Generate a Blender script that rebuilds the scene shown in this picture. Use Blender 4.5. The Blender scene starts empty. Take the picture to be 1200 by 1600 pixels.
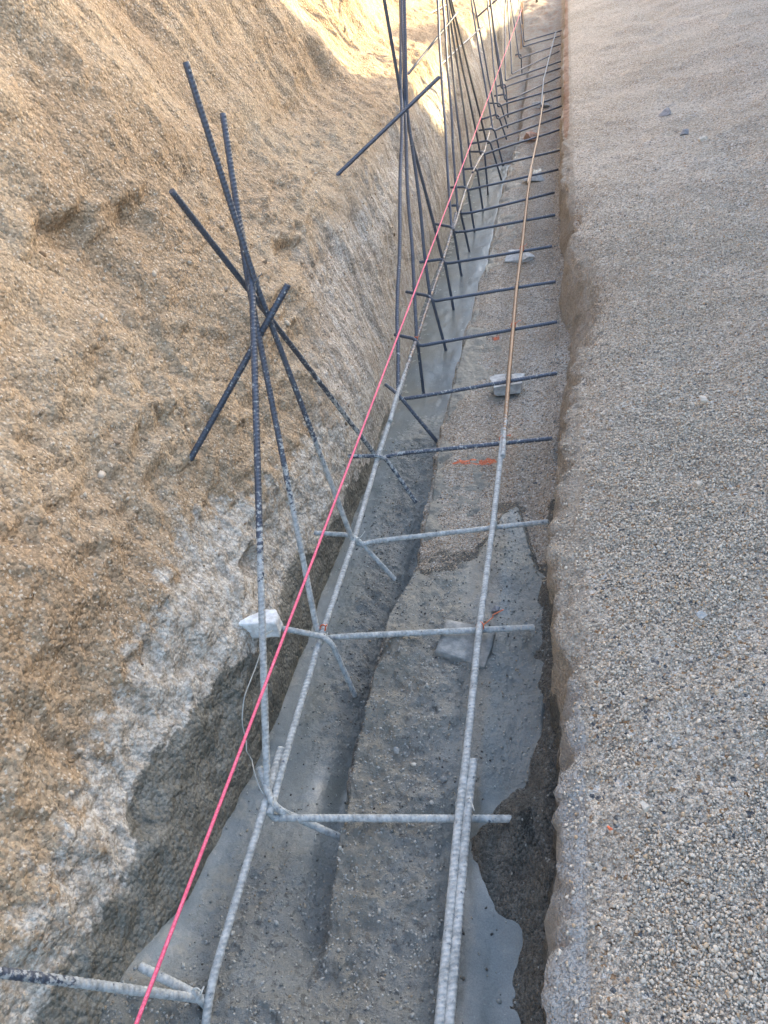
import bpy, math, random
import numpy as np
from mathutils import Matrix, Vector

# ------------------------------------------------------------------ camera
scene = bpy.context.scene
PITCH_F = 1180.0                       # focal length in photo pixels (photo 1200 wide)
cam_fwd = np.array([285.0, -970.0, PITCH_F]); cam_fwd /= np.linalg.norm(cam_fwd)
cam_dn = np.array([300.0, (PITCH_F**2 + 285.0*300.0)/970.0, PITCH_F]); cam_dn /= np.linalg.norm(cam_dn)
cam_rt = np.cross(cam_dn, cam_fwd)
cd = bpy.data.cameras.new('camera')
cd.sensor_fit = 'HORIZONTAL'; cd.sensor_width = 36.0
cd.lens = PITCH_F/1200.0*36.0
cd.clip_start = 0.02; cd.clip_end = 3000.0
cam = bpy.data.objects.new('camera', cd)
scene.collection.objects.link(cam)
cam.matrix_world = Matrix((
    (cam_rt[0], -cam_rt[1], -cam_rt[2], 0.0),
    (cam_fwd[0], -cam_fwd[1], -cam_fwd[2], 0.0),
    (-cam_dn[0], cam_dn[1], cam_dn[2], 1.5),
    (0, 0, 0, 1)))
scene.camera = cam

# ------------------------------------------------------------------ light
SUN_EL = math.radians(16.0)
SUN_AZ = math.radians(50.0)            # from +X towards +Y
sun_dir = Vector((math.cos(SUN_EL)*math.cos(SUN_AZ), math.cos(SUN_EL)*math.sin(SUN_AZ), math.sin(SUN_EL)))
w = bpy.data.worlds.new('World'); scene.world = w; w.use_nodes = True
nt = w.node_tree
sky = nt.nodes.new('ShaderNodeTexSky'); sky.sky_type = 'NISHITA'; sky.sun_disc = False
sky.sun_elevation = SUN_EL
sky.sun_rotation = math.pi/2 - SUN_AZ
sky.air_density = 1.0; sky.dust_density = 3.0; sky.ozone_density = 1.0
nt.links.new(sky.outputs[0], nt.nodes['Background'].inputs[0])
nt.nodes['Background'].inputs[1].default_value = 0.15
sd = bpy.data.lights.new('sun', 'SUN'); sd.energy = 3.0; sd.angle = math.radians(0.6); sd.color = (1.0, 0.77, 0.43)
sun = bpy.data.objects.new('sun', sd); scene.collection.objects.link(sun)
sun.rotation_euler = sun_dir.to_track_quat('Z', 'Y').to_euler()
scene.view_settings.view_transform = 'Standard'; scene.view_settings.look = 'None'
scene.view_settings.exposure = 2.78; scene.view_settings.gamma = 1.0
scene.render.engine = 'CYCLES'
C = scene.collection

# ------------------------------------------------------------------ numpy noise
#<T>
_rs = np.random.RandomState(7)
_perm = _rs.permutation(4096)
_val = _rs.rand(4096)*2-1
def _h(i, j, k):
    return _val[_perm[(_perm[(_perm[i & 4095] + j) & 4095] + k) & 4095]]
def vnoise(x, y, z):
    x, y, z = np.broadcast_arrays(np.asarray(x, float), np.asarray(y, float), np.asarray(z, float))
    xi = np.floor(x).astype(np.int64); yi = np.floor(y).astype(np.int64); zi = np.floor(z).astype(np.int64)
    fx = x-xi; fy = y-yi; fz = z-zi
    fx = fx*fx*fx*(fx*(fx*6-15)+10); fy = fy*fy*fy*(fy*(fy*6-15)+10); fz = fz*fz*fz*(fz*(fz*6-15)+10)
    r = 0
    for a in (0, 1):
        wx = fx if a else 1-fx
        for b in (0, 1):
            wy = fy if b else 1-fy
            for c in (0, 1):
                wz = fz if c else 1-fz
                r = r + wx*wy*wz*_h(xi+a, yi+b, zi+c)
    return r
def fbm(x, y, z, o=4, g=0.5):
    r = 0; a = 1.0; s = 0
    for i in range(o):
        r = r + a*vnoise(x*2.0**i+11.3*i, y*2.0**i+5.7*i, z*2.0**i+3.1*i); s += a; a *= g
    return r/s
def ridged(x, y, z, o=4, g=0.5):
    r = 0; a = 1.0; s = 0
    for i in range(o):
        r = r + a*(1-2*np.abs(vnoise(x*2.0**i+7.3*i, y*2.0**i+9.7*i, z*2.0**i+1.1*i))); s += a; a *= g
    return r/s
def sstep(a, b, x):
    t = np.clip((x-a)/(b-a), 0, 1); return t*t*(3-2*t)
def steps(*segs):
    out = []
    for a, b, d in segs:
        n = max(1, int(round((b-a)/d))); out += list(np.linspace(a, b, n, endpoint=False))
    out.append(segs[-1][1]); return np.array(out)

# bank section: X,Z of nine control points for a few stations along the trench (Y)
BANK_Y = [-4, 0.4, 1.3, 2.2, 3.0, 4.5, 8.0, 12.0, 16.0, 24.0]
BANK = np.array([
 [(-.83,-.35),(-.86,0),(-.97,.2),(-1.17,.5),(-1.38,.9),(-1.6,1.5),(-2.3,3.2),(-3.2,3.5),(-12,3.3)],
 [(-.80,-.35),(-.835,-.02),(-.95,.17),(-1.11,.5),(-1.36,.9),(-1.6,1.5),(-2.2,3.2),(-3.2,3.5),(-12,3.3)],
 [(-.765,-.35),(-.80,-.06),(-.89,.15),(-1.02,.47),(-1.27,.88),(-1.5,1.5),(-2.1,3.2),(-3.2,3.5),(-12,3.3)],
 [(-.76,-.35),(-.80,0),(-.86,.25),(-1.0,.57),(-1.22,.87),(-1.46,1.4),(-2.0,3.2),(-3.0,3.5),(-12,3.3)],
 [(-.78,-.35),(-.82,0),(-.89,.38),(-1.0,.66),(-1.24,.88),(-1.48,1.35),(-1.95,3.2),(-3.0,3.5),(-12,3.3)],
 [(-.82,-.35),(-.84,0),(-.89,.4),(-.98,.72),(-1.30,.88),(-1.53,1.32),(-1.95,3.2),(-3.0,3.5),(-12,3.3)],
 [(-.74,-.35),(-.76,0),(-.81,.4),(-.90,.75),(-1.32,.9),(-1.6,1.4),(-2.0,3.2),(-3.0,3.5),(-12,3.3)],
 [(-.68,-.35),(-.70,0),(-.76,.4),(-.86,.75),(-1.3,.9),(-1.6,1.4),(-2.0,3.2),(-3.0,3.5),(-12,3.3)],
 [(-.72,-.35),(-.78,0),(-.9,.35),(-1.05,.6),(-1.5,.9),(-1.9,1.4),(-2.4,3.0),(-3.4,3.3),(-12,3.3)],
 [(-1.2,-.35),(-1.4,0),(-1.7,.30),(-2.2,.5),(-3.0,.9),(-3.8,1.4),(-4.8,2.8),(-6.0,3.2),(-12,3.3)]])
BANK_V = np.array([0, .12, .23, .37, .52, .70, .93, .97, 1.0])
def bank_base(Y, V):
    Yg = np.asarray(Y, float)
    ctl = np.empty((len(Yg), 9, 2))
    for i in range(9):
        for c in range(2):
            ctl[:, i, c] = np.interp(Yg, BANK_Y, BANK[:, i, c])
    # smooth along the section
    out = np.empty((len(Yg), len(V), 3))
    for i in range(len(Yg)):
        out[i, :, 0] = np.interp(V, BANK_V, ctl[i, :, 0])
        out[i, :, 2] = np.interp(V, BANK_V, ctl[i, :, 1])
    k = np.concatenate([np.arange(1, 15), np.arange(13, 0, -1)]).astype(float); k /= k.sum()
    for c in (0, 2):
        p = np.pad(out[:, :, c], ((0, 0), (13, 13)), mode='edge')
        sm = sum(k[j]*p[:, j:j+out.shape[1]] for j in range(27))
        lim = min(len(V), 300); out[:, 4:lim, c] = sm[:, 4:lim]
    out[:, :, 1] = Yg[:, None]
    return out
def grid_normals(P):
    du = np.gradient(P, axis=0); dv = np.gradient(P, axis=1)
    n = np.cross(du, dv); n /= (np.linalg.norm(n, axis=2, keepdims=True)+1e-12)
    return n
#</T>

# ------------------------------------------------------------------ object helpers
def tagset(o, label=None, cat=None, group=None, kind=None):
    if label: o['label'] = label
    if cat: o['category'] = cat
    if group: o['group'] = group
    if kind: o['kind'] = kind
    return o
def raw_mesh(name, V, F, mat, attrs=None, smooth=True, parent=None):
    V = np.asarray(V, np.float32); F = np.asarray(F, np.int32)
    me = bpy.data.meshes.new(name)
    me.vertices.add(len(V)); me.vertices.foreach_set('co', V.ravel())
    n, k = F.shape
    me.loops.add(n*k); me.loops.foreach_set('vertex_index', F.ravel())
    me.polygons.add(n); me.polygons.foreach_set('loop_start', np.arange(0, n*k, k, dtype=np.int32))
    me.update(calc_edges=True)
    if smooth: me.polygons.foreach_set('use_smooth', np.ones(n, bool))
    for a, arr in (attrs or {}).items():
        at = me.attributes.new(a, 'FLOAT', 'POINT'); at.data.foreach_set('value', np.asarray(arr, np.float32).ravel())
    me.materials.append(mat)
    o = bpy.data.objects.new(name, me); C.objects.link(o)
    if parent is not None: o.parent = parent
    return o
def grid_obj(name, P, mat, attrs=None, flip=False):
    nu, nv = P.shape[:2]
    idx = np.arange(nu*nv).reshape(nu, nv)
    F = np.stack([idx[:-1, :-1], idx[1:, :-1], idx[1:, 1:], idx[:-1, 1:]], -1).reshape(-1, 4)
    if flip: F = F[:, ::-1]
    return raw_mesh(name, P.reshape(-1, 3), F, mat, attrs)
def sample_grid(P, u, v):
    i = np.clip(np.floor(u).astype(int), 0, P.shape[0]-2); j = np.clip(np.floor(v).astype(int), 0, P.shape[1]-2)
    a = (u-i)[:, None]; b = (v-j)[:, None]
    return P[i, j]*(1-a)*(1-b)+P[i+1, j]*a*(1-b)+P[i, j+1]*(1-a)*b+P[i+1, j+1]*a*b

# ------------------------------------------------------------------ materials
class NB:
    def __init__(s, name):
        s.m = bpy.data.materials.new(name); s.m.use_nodes = True
        s.t = s.m.node_tree; s.b = s.t.nodes['Principled BSDF']
        s.geo = s.t.nodes.new('ShaderNodeNewGeometry')
    def n(s, t, **kw):
        x = s.t.nodes.new(t)
        for k, v in kw.items(): setattr(x, k, v)
        return x
    def l(s, a, b): s.t.links.new(a, b)
    def val(s, v, sock):
        if isinstance(v, (int, float)): sock.default_value = v
        elif isinstance(v, tuple): sock.default_value = v if len(v) == 4 else (*v, 1)
        else: s.l(v, sock)
    def noise(s, scale, detail=3, rough=.5, vec=None, stretch=None):
        x = s.n('ShaderNodeTexNoise'); x.inputs['Scale'].default_value = scale
        x.inputs['Detail'].default_value = detail; x.inputs['Roughness'].default_value = rough
        s.l(s.vec(stretch), x.inputs['Vector']); return x.outputs['Fac']
    def vec(s, stretch):
        if stretch is None: return s.geo.outputs['Position']
        mp = s.n('ShaderNodeMapping'); mp.inputs['Scale'].default_value = stretch
        s.l(s.geo.outputs['Position'], mp.inputs['Vector']); return mp.outputs['Vector']
    def vor(s, scale, feature='F1', rnd=1.0):
        x = s.n('ShaderNodeTexVoronoi'); x.feature = feature
        x.inputs['Scale'].default_value = scale; x.inputs['Randomness'].default_value = rnd
        s.l(s.vec(None), x.inputs['Vector']); return x
    def math(s, op, a, b=0.0, c=0.0, clamp=False):
        x = s.n('ShaderNodeMath', operation=op); x.use_clamp = clamp
        s.val(a, x.inputs[0]); s.val(b, x.inputs[1])
        if op == 'MULTIPLY_ADD': s.val(c, x.inputs[2])
        return x.outputs[0]
    def mapr(s, v, a, b, c=0., d=1., smooth=True):
        x = s.n('ShaderNodeMapRange'); x.interpolation_type = 'SMOOTHSTEP' if smooth else 'LINEAR'
        s.val(v, x.inputs[0])
        for i, q in enumerate((a, b, c, d)): x.inputs[i+1].default_value = q
        return x.outputs[0]
    def mix(s, f, a, b, mode='MIX'):
        x = s.n('ShaderNodeMix', data_type='RGBA', blend_type=mode)
        s.val(f, x.inputs[0]); s.val(a, x.inputs[6]); s.val(b, x.inputs[7]); return x.outputs[2]
    def attr(s, name):
        x = s.n('ShaderNodeAttribute', attribute_name=name); return x.outputs['Fac']
    def bump(s, h, dist, strength=1.0, prev=None):
        x = s.n('ShaderNodeBump'); x.inputs['Distance'].default_value = dist; x.inputs['Strength'].default_value = strength
        s.l(h, x.inputs['Height'])
        if prev is not None: s.l(prev, x.inputs['Normal'])
        return x.outputs['Normal']
    def broken(s, at, scale=25, amt=.8, lo=.42, hi=.58):
        nz = s.noise(scale, 6, .65)
        v = s.math('ADD', at, s.math('MULTIPLY', s.math('SUBTRACT', nz, .5), amt))
        return s.mapr(v, lo, hi)

def grain(b, s1, s2, lo=.55, hi=1.35):
    """per-grain tint: cells of two sizes, and their bump height"""
    v1 = b.vor(s1); v2 = b.vor(s2)
    sep = b.n('ShaderNodeSeparateColor'); b.l(v1.outputs['Color'], sep.inputs[0])
    sep2 = b.n('ShaderNodeSeparateColor'); b.l(v2.outputs['Color'], sep2.inputs[0])
    f = b.math('ADD', b.math('MULTIPLY', sep.outputs[0], .6), b.math('MULTIPLY', sep2.outputs[0], .4))
    tint = b.mapr(f, .1, .9, lo, hi, False)
    return tint, v1, v2, sep
def scale_col(b, col, f):
    x = b.n('ShaderNodeVectorMath', operation='SCALE'); b.val(col, x.inputs[0]) if not isinstance(col, tuple) else setattr(x.inputs[0], 'default_value', col[:3])
    b.val(f, x.inputs['Scale']); return x.outputs[0]

def mat_bank():
    b = NB('bank soil')
    big = b.noise(1.6, 4, .6); mid = b.noise(9, 5, .6)
    col = b.mix(b.mapr(big, .35, .65), (.310, .226, .145), (.370, .284, .190))
    col = b.mix(b.mapr(mid, .5, .8), col, (.305, .210, .122))          # ochre patches
    col = b.mix(b.math('MULTIPLY', b.mapr(b.noise(5, 5, .6), .5, .7), .25), col, (.40, .335, .245))
    tint, v1, v2, sep = grain(b, 230, 90, .62, 1.38)
    col = scale_col(b, col, tint)
    # pale sparkling feldspar grains
    col = b.mix(b.math('MULTIPLY', b.mapr(sep.outputs[1], .93, .95), .65), col, (.60, .53, .43))
    grav = b.attr('pale')
    gcol = b.mix(b.mapr(b.noise(14, 5, .6, stretch=(1, 2.5, .4)), .35, .65), (.33, .275, .215), (.51, .47, .41))
    gt, g1, g2, gsep = grain(b, 180, 330, .50, 1.40)
    gcol = scale_col(b, gcol, gt)
    col = b.mix(b.broken(grav, 7, 1.1, .2, .8), col, gcol)
    splash = b.attr('splash')
    scol = b.mix(b.mapr(b.noise(45, 5, .7), .35, .65), (.32, .28, .225), (.57, .54, .48))
    scol = scale_col(b, scol, b.mapr(sep.outputs[0], 0, 1, .75, 1.2, False))
    fs = b.broken(splash, 20, 1.3, .4, .62)
    col = b.mix(b.math('MULTIPLY', fs, .9), col, scol)
    wet = b.attr('wet')
    fw = b.broken(wet, 22, .7, .44, .54)
    wcol = b.mix(b.mapr(b.noise(16, 5, .6), .3, .7), (.125, .120, .099), (.205, .196, .165))
    wcol = scale_col(b, wcol, b.mapr(sep.outputs[0], 0, 1, .7, 1.25, False))
    col = b.mix(fw, col, wcol)
    b.l(col, b.b.inputs['Base Color'])
    b.l(b.math('SUBTRACT', .92, b.math('MULTIPLY', fw, .32)), b.b.inputs['Roughness'])
    b.b.inputs['Specular IOR Level'].default_value = .25
    h1 = b.math('SUBTRACT', 1.0, v1.outputs['Distance']); 
    n = b.bump(b.noise(11, 5, .55), .028, .75)
    n = b.bump(b.noise(28, 5, .55), .015, .8, n)
    n = b.bump(b.math('MULTIPLY', v2.outputs['Distance'], -1.0), .005, .9, n)
    n = b.bump(b.noise(200, 2, .6), .0016, .9, n)
    b.l(n, b.b.inputs['Normal'])
    return b.m
def mat_gravel(name, ca, cb, fines=None, s=150):
    b = NB(name)
    big = b.noise(1.3, 4, .6)
    col = b.mix(b.mapr(big, .35, .65), ca, cb)
    tint, v1, v2, sep = grain(b, s, s*2.1, .55, 1.45)
    col = scale_col(b, col, tint)
    col = b.mix(b.mapr(sep.outputs[1], .9, .93), col, (.66, .62, .56))
    col = b.mix(b.mapr(sep.outputs[2], .93, .95), col, (.33, .22, .13))
    col = b.mix(b.mapr(sep.outputs[2], .05, .03), col, (.12, .13, .14))
    col = b.mix(b.math('MULTIPLY', b.mapr(b.noise(4.5, 6, .7), .52, .70), .45), col, (.30, .27, .225))
    f = b.attr('fines')                                      # compact fine soil on cut faces
    fcol = b.mix(b.noise(30, 5, .6), (.33, .29, .235), (.43, .385, .32))
    fcol = scale_col(b, fcol, b.mapr(sep.outputs[0], 0, 1, .85, 1.15, False))
    ff = b.broken(f, 18, .8, .35, .65)
    col = b.mix(b.math('MULTIPLY', ff, .8), col, fcol)
    r = b.broken(b.attr('red'), 14, .7, .4, .6)
    col = b.mix(b.math('MULTIPLY', r, .75), col, (.36, .22, .15))
    sp = b.broken(b.attr('splash'), 22, .9, .4, .6)
    col = b.mix(b.math('MULTIPLY', sp, .8), col, b.mix(b.noise(60, 4, .6), (.36, .36, .35), (.48, .48, .465)))
    o = b.broken(b.attr('orange'), 45, 1.5, .5, .62)
    col = b.mix(b.math('MULTIPLY', o, .8), col, (.75, .16, .06))
    wt = b.broken(b.attr('wet'), 26, .9, .42, .56)
    wcol = scale_col(b, b.mix(b.noise(50, 4, .6), (.075, .073, .064), (.19, .18, .155)), tint)
    col = b.mix(wt, col, wcol)
    b.l(col, b.b.inputs['Base Color'])
    b.l(b.math('SUBTRACT', .9, b.math('MULTIPLY', wt, .4)), b.b.inputs['Roughness'])
    b.b.inputs['Specular IOR Level'].default_value = .3
    n = b.bump(b.noise(22, 8, .7), .02, .8)
    n = b.bump(b.math('MULTIPLY', v1.outputs['Distance'], -1.0), .0075, 1.0, n)
    n = b.bump(b.math('MULTIPLY', v2.outputs['Distance'], -1.0), .003, .8, n)
    b.l(n, b.b.inputs['Normal'])
    return b.m
def mat_concrete():
    b = NB('wet concrete')
    big = b.noise(3.5, 5, .6)
    col = b.mix(b.mapr(big, .35, .65), (.130, .146, .142), (.182, .198, .192))
    col = b.mix(b.mapr(b.noise(2.2, 3, .5), .45, .65), col, (.165, .165, .140))
    pit = b.noise(55, 4, .62)
    rough_at = b.attr('lumpy')
    col = b.mix(b.math('MULTIPLY', rough_at, .8), col, (.275, .275, .252))
    pits = b.math('MULTIPLY', b.mapr(pit, .57, .63), b.math('ADD', b.math('MULTIPLY', rough_at, .92), .08))
    col = b.mix(b.math('MULTIPLY', pits, .62), col, (.05, .048, .043))
    sand = b.noise(350, 3, .7)
    col = scale_col(b, col, b.mapr(sand, .3, .7, .82, 1.18, False))
    br = b.broken(b.attr('earth'), 16, .9, .4, .62)
    ecol = b.mix(b.noise(90, 5, .7), (.19, .178, .145), (.34, .32, .265))
    col = b.mix(b.math('MULTIPLY', br, .8), col, ecol)
    b.l(col, b.b.inputs['Base Color'])
    r = b.mapr(rough_at, 0, 1, .22, .55, False)
    r = b.math('ADD', r, b.math('MULTIPLY', b.math('SUBTRACT', b.noise(40, 4, .6), .5), .3))
    b.l(b.math('ADD', r, b.math('MULTIPLY', br, .2), clamp=True), b.b.inputs['Roughness'])
    b.b.inputs['Specular IOR Level'].default_value = .5
    hgt = b.math('MULTIPLY', b.noise(38, 7, .65), b.math('ADD', b.math('MULTIPLY', rough_at, .95), .05))
    n = b.bump(hgt, .03, 1.0)
    hg2 = b.math('MULTIPLY', sand, b.math('ADD', b.math('MULTIPLY', rough_at, .9), .06))
    n = b.bump(hg2, .0025, .8, n)
    b.l(n, b.b.inputs['Normal'])
    return b.m
def mat_bar():
    b = NB('rebar steel')
    steel = b.mix(b.noise(30, 4, .6), (.055, .065, .085), (.12, .14, .18))
    rust = b.mix(b.noise(60, 5, .7), (.17, .105, .065), (.36, .26, .175))
    col = b.mix(b.broken(b.attr('rust'), 35, .7, .4, .62), steel, rust)
    cem = b.broken(b.attr('cement'), 85, 3.2, .42, .60)
    ccol = b.mix(b.mapr(b.noise(60, 6, .7), .35, .65), (.26, .275, .27), (.47, .485, .475))
    col = b.mix(cem, col, ccol)
    b.l(col, b.b.inputs['Base Color'])
    b.l(b.math('ADD', b.math('MULTIPLY', cem, .3), .5), b.b.inputs['Roughness'])
    b.l(b.math('SUBTRACT', .45, b.math('MULTIPLY', cem, .45)), b.b.inputs['Metallic'])
    b.l(b.bump(b.noise(420, 4, .7), .0012, .7), b.b.inputs['Normal'])
    return b.m
def mat_simple(name, ca, cb, rough=.7, sc=60, bd=.002, metal=0):
    b = NB(name)
    b.l(b.mix(b.mapr(b.noise(sc, 5, .6), .35, .65), ca, cb), b.b.inputs['Base Color'])
    b.b.inputs['Roughness'].default_value = rough; b.b.inputs['Metallic'].default_value = metal
    b.l(b.bump(b.noise(sc*3, 5, .65), bd, .8), b.b.inputs['Normal'])
    return b.m
def mat_pebble(name, ca, cb, lo=.5, hi=1.4, rough=.8):
    b = NB(name)
    t = b.attr('tint')
    x = b.n('ShaderNodeValToRGB')
    cr = x.color_ramp; cr.interpolation = 'LINEAR'
    cr.elements[0].position = 0; cr.elements[0].color = (*ca, 1)
    cr.elements[1].position = 1; cr.elements[1].color = (*cb, 1)
    def el(p, c): e = cr.elements.new(p); e.color = (*c, 1)
    mid = tuple((p+q)/2 for p, q in zip(ca, cb))
    el(.3, mid); el(.82, cb); el(.9, (mid[0]*1.0, mid[1]*.78, mid[2]*.55))
    b.l(t, x.inputs[0])
    b.l(scale_col(b, x.outputs[0], b.mapr(b.noise(500, 3, .7), .3, .7, .8, 1.2, False)), b.b.inputs['Base Color'])
    b.b.inputs['Roughness'].default_value = rough
    return b.m

M_BANK = mat_bank()
M_GRAV = mat_gravel('loose gravel', (.40, .352, .285), (.50, .445, .37))
M_FLOOR = mat_gravel('trench gravel', (.40, .345, .28), (.47, .43, .37), s=170)
M_CONC = mat_concrete()
M_BAR = mat_bar()
M_STONE = mat_simple('grey concrete chunk', (.33, .33, .32), (.50, .50, .48), .85)
M_WHITE = mat_simple('white concrete block', (.60, .60, .58), (.80, .81, .80), .8)
M_BRICK = mat_simple('red brick chunk', (.42, .22, .15), (.55, .36, .27), .9)
M_DARKST = mat_simple('blue grey stone', (.19, .20, .22), (.28, .29, .31), .8)
M_TANST = mat_simple('tan stone', (.42, .38, .31), (.55, .50, .43), .85)
M_WETST = mat_simple('cement coated stone', (.17, .18, .175), (.27, .275, .26), .6)
M_STRING = mat_simple('pink string', (.72, .08, .17), (.88, .19, .29), .6, 300, .0006)
M_WIRE = mat_simple('tie wire', (.12, .12, .12), (.30, .30, .29), .6)
M_WIREC = mat_simple('cement coated tie wire', (.34, .35, .33), (.48, .49, .46), .8)
M_ORANGE = mat_simple('orange painted tie', (.62, .13, .05), (.75, .22, .10), .7)
M_WOOD = mat_simple('wood', (.50, .33, .19), (.62, .43, .27), .8)
M_DWOOD = mat_simple('dark wood', (.10, .085, .07), (.18, .15, .12), .8)
M_PEB = mat_pebble('gravel grains', (.22, .195, .16), (.63, .56, .46))
M_PEBT = mat_pebble('tan grains', (.20, .13, .075), (.62, .52, .40))
M_PEBC = mat_pebble('cement coated grains', (.13, .135, .125), (.36, .355, .32), rough=.45)

# ------------------------------------------------------------------ left bank
#<B>
Yb = steps((-4, .1, .12), (.1, 3.2, .0085), (3.2, 6.5, .014), (6.5, 14, .035), (14, 24, .12))
Vb = np.concatenate([np.linspace(0, .80, 290, endpoint=False), np.linspace(.80, .96, 30, endpoint=False), np.linspace(.96, 1, 8)])
Pb = bank_base(Yb, Vb)
Nb = grid_normals(Pb)
if Nb[100, 60, 0] < 0: Nb = -Nb
X, Y, Z = Pb[..., 0], Pb[..., 1], Pb[..., 2]
VV = np.broadcast_to(Vb[None, :], X.shape)
d = .095*fbm(X*1.3, Y*1.3, Z*1.6+3, 3) + .024*fbm(X*4, Y*4, Z*4, 3)
upper = sstep(.42, .62, VV)
lower = 1-sstep(.36, .42, VV)
near = 1-sstep(2.0, 2.8, Y)
# bucket-teeth grooves raked down the upper face, leaning forwards
sk = Y+.26*Z+.06*fbm(X*1.5, Y*1.5, Z*1.5, 2)
g = vnoise(sk*3.2, 1.3, Z*.6)*.045 + vnoise(sk*8.5+.4*Z, 4.3, Z*1.2)*.026 + ridged(sk*15, 2.2, Z*.9, 2)*.005 + (ridged(sk*4.2, 9.2, Z*.5, 3)-.3)*.030*sstep(-.3, .3, fbm(X*1.7, Y*1.7, Z*1.7+8, 2)+.1)
d = d + g*upper
# loose slumped soil between the faces: lumps and little scarps
slump = (1-upper)*np.clip(near+sstep(.34, .42, VV), 0, 1)
q = fbm(X*2.2, Y*2.2+9, Z*3.4, 3)
scarp = .55*(np.floor(q*4+.9*fbm(X*7, Y*7, Z*9, 4))/4 - q)
d = d + slump*(.060*np.clip(scarp, -.3, .3) + .013*ridged(X*6+2, Y*5-Z*4, Z*7, 3) + .006*np.clip(ridged(X*13, Y*11, Z*16, 3), 0, 1))
d = d + .0095*fbm(X*18, Y*18, Z*18, 4) * (1+.6*slump)
cl = fbm(X*26, Y*26, Z*26, 2)
d = d + .006*sstep(.18, .42, cl)*sstep(-.1, .25, fbm(X*3.1, Y*3.1, Z*3.1+2, 3))        # half-buried clods
# sheer lower cut: vertical flutes
fl = vnoise(Y*9+Z*1.2, 7.7, Z*.8)*.018 + vnoise(Y*24+Z*2, 3.7, Z*2.5)*.005
d = d + fl*lower*(1-near*.8)
# a few hollows where clods have dropped out
HOLL = [(1.12, .60, .04, .035), (1.50, .56, .05, .045), (1.46, .16, .035, .04), (2.35, .52, .05, .04), (2.1, .95, .07, .05), (.72, .75, .06, .05), (1.85, 1.0, .06, .05), (2.7, .62, .06, .05)]
for (hy, hz, hr, hd) in HOLL:
    rr = np.sqrt(((Y-hy)/hr/1.9)**2+((Z-hz)/hr/.75)**2) + 1.0*fbm(X*9, Y*9, Z*12, 4)
    d = d - .6*hd*(1-sstep(.2, 1.05, rr)) + hd*.2*np.exp(-((rr-1.25)/.3)**2)*(Z > hz)
d = d*(.22+.78*sstep(.05, .26, VV))
Pb = Pb + Nb*d[..., None]
X, Y, Z = Pb[..., 0], Pb[..., 1], Pb[..., 2]
#</B>
# stains left by the pour (height limits along the trench)
WET_TOP = ([-4, .35, .465, .62, .80, 1.07, 1.25, 1.47, 1.75, 2.07, 2.5, 2.8, 3.4], [.10, .10, .095, .122, .147, .126, .078, .048, -.043, -.059, -.15, -.19, -.34])
SPL_TOP = ([-4, .39, .6, .8, 1.02, 1.18, 1.42, 1.66, 2.0, 2.44, 2.9, 3.5], [.21, .215, .25, .275, .32, .37, .33, .26, .19, .15, .0, -.1])
wob = .05*fbm(X*5, Y*5, Z*5, 3)
wet = .5 + (np.interp(Y, *WET_TOP)-Z+wob)*7
spl = .5 + (np.interp(Y, *SPL_TOP)-Z+wob*1.5)*3.2
pale = sstep(1.6, 2.9, Y)*(1-sstep(.20, .44, VV))
bank = grid_obj('bank', Pb, M_BANK, {'wet': np.clip(wet, 0, 1), 'splash': np.clip(spl, 0, 1), 'pale': pale})
tagset(bank, kind='structure')

# ------------------------------------------------------------------ right ground and slope, plus an unseen heap added to cast shade (one sheet)
SHADE_CREST = ([-4, 3, 9, 10.45, 10.7, 11.15, 11.6, 12.1, 12.4, 12.6, 13.0, 13.4, 13.6, 14.8, 16.5, 17.8, 18.0, 19.0, 19.3, 40],
         [3.3, 3.6, 3.7, 3.6, 1.85, 1.85, 1.95, 2.2, 2.58, 2.68, 2.62, 2.35, 2.05, 2.02, 1.85, 1.8, 2.1, 2.1, 1.2, .9])  # heights of the made-up heap, set from the shadow edge wanted on the bank
Xr = steps((0, .22, .006), (.22, 1.0, .016), (1.0, 3.0, .05), (3, 14, .35))
Yr = steps((-4, .2, .12), (.2, 3.5, .010), (3.5, 7, .02), (7, 21, .05), (21, 40, .4))
WZ = np.array([-.14, -.10, -.05, 0, .05, .10, .15, .19, .225, .255])      # wall face heights
def lip_x(y):
    recess = .11*np.exp(-((y-2.95)/.60)**2)*(1+.25*vnoise(y*3.1, 5, 5)) + .05*np.exp(-((y-3.95)/.25)**2) + .03*np.exp(-((y-1.0)/.2)**2) + .02*np.exp(-((y-4.2)/.5)**2)
    return -.030 + recess + .010*vnoise(y*2.3, 1, 1) + .012*vnoise(y*7, 2, 1) + .007*vnoise(y*19, 2, 5) + .004*vnoise(y*45, 2, 5)
def ground_z(x, y):
    z = .285 + .05*sstep(.0, 1.0, x) + .20*np.clip(x-.8, 0, 1.2)
    z = z - .045*np.exp(-np.clip(x, 0, 9)/.05) - .09*np.exp(-((y-2.95)/.62)**2-np.clip(x, 0, 9)/.09) - .05*np.exp(-((y-4.0)/.5)**2-np.clip(x, 0, 9)/.07)
    cr = np.interp(y + (3.6-x)*math.tan(math.radians(50))*sstep(1.5, 2.2, x), *SHADE_CREST)   # added heap skewed along the sun so its crest shapes the shadow
    up = sstep(1.9, 3.4, x)*(cr-.3) * 1.0
    down = sstep(3.8, 8.5, x)
    return z + up - down*(cr-.3+.25)
Pr = np.zeros((len(Yr), len(WZ)+len(Xr), 3))
lx = lip_x(Yr)
for j, z in enumerate(WZ):
    t = j/(len(WZ)-1)
    Pr[:, j, 0] = -.045*(1-t) + lx*t
    Pr[:, j, 1] = Yr; Pr[:, j, 2] = -.14 + (z+.14)/(WZ[-1]+.14)*(ground_z(np.zeros(len(Yr)), Yr)-.006+.14)
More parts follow.
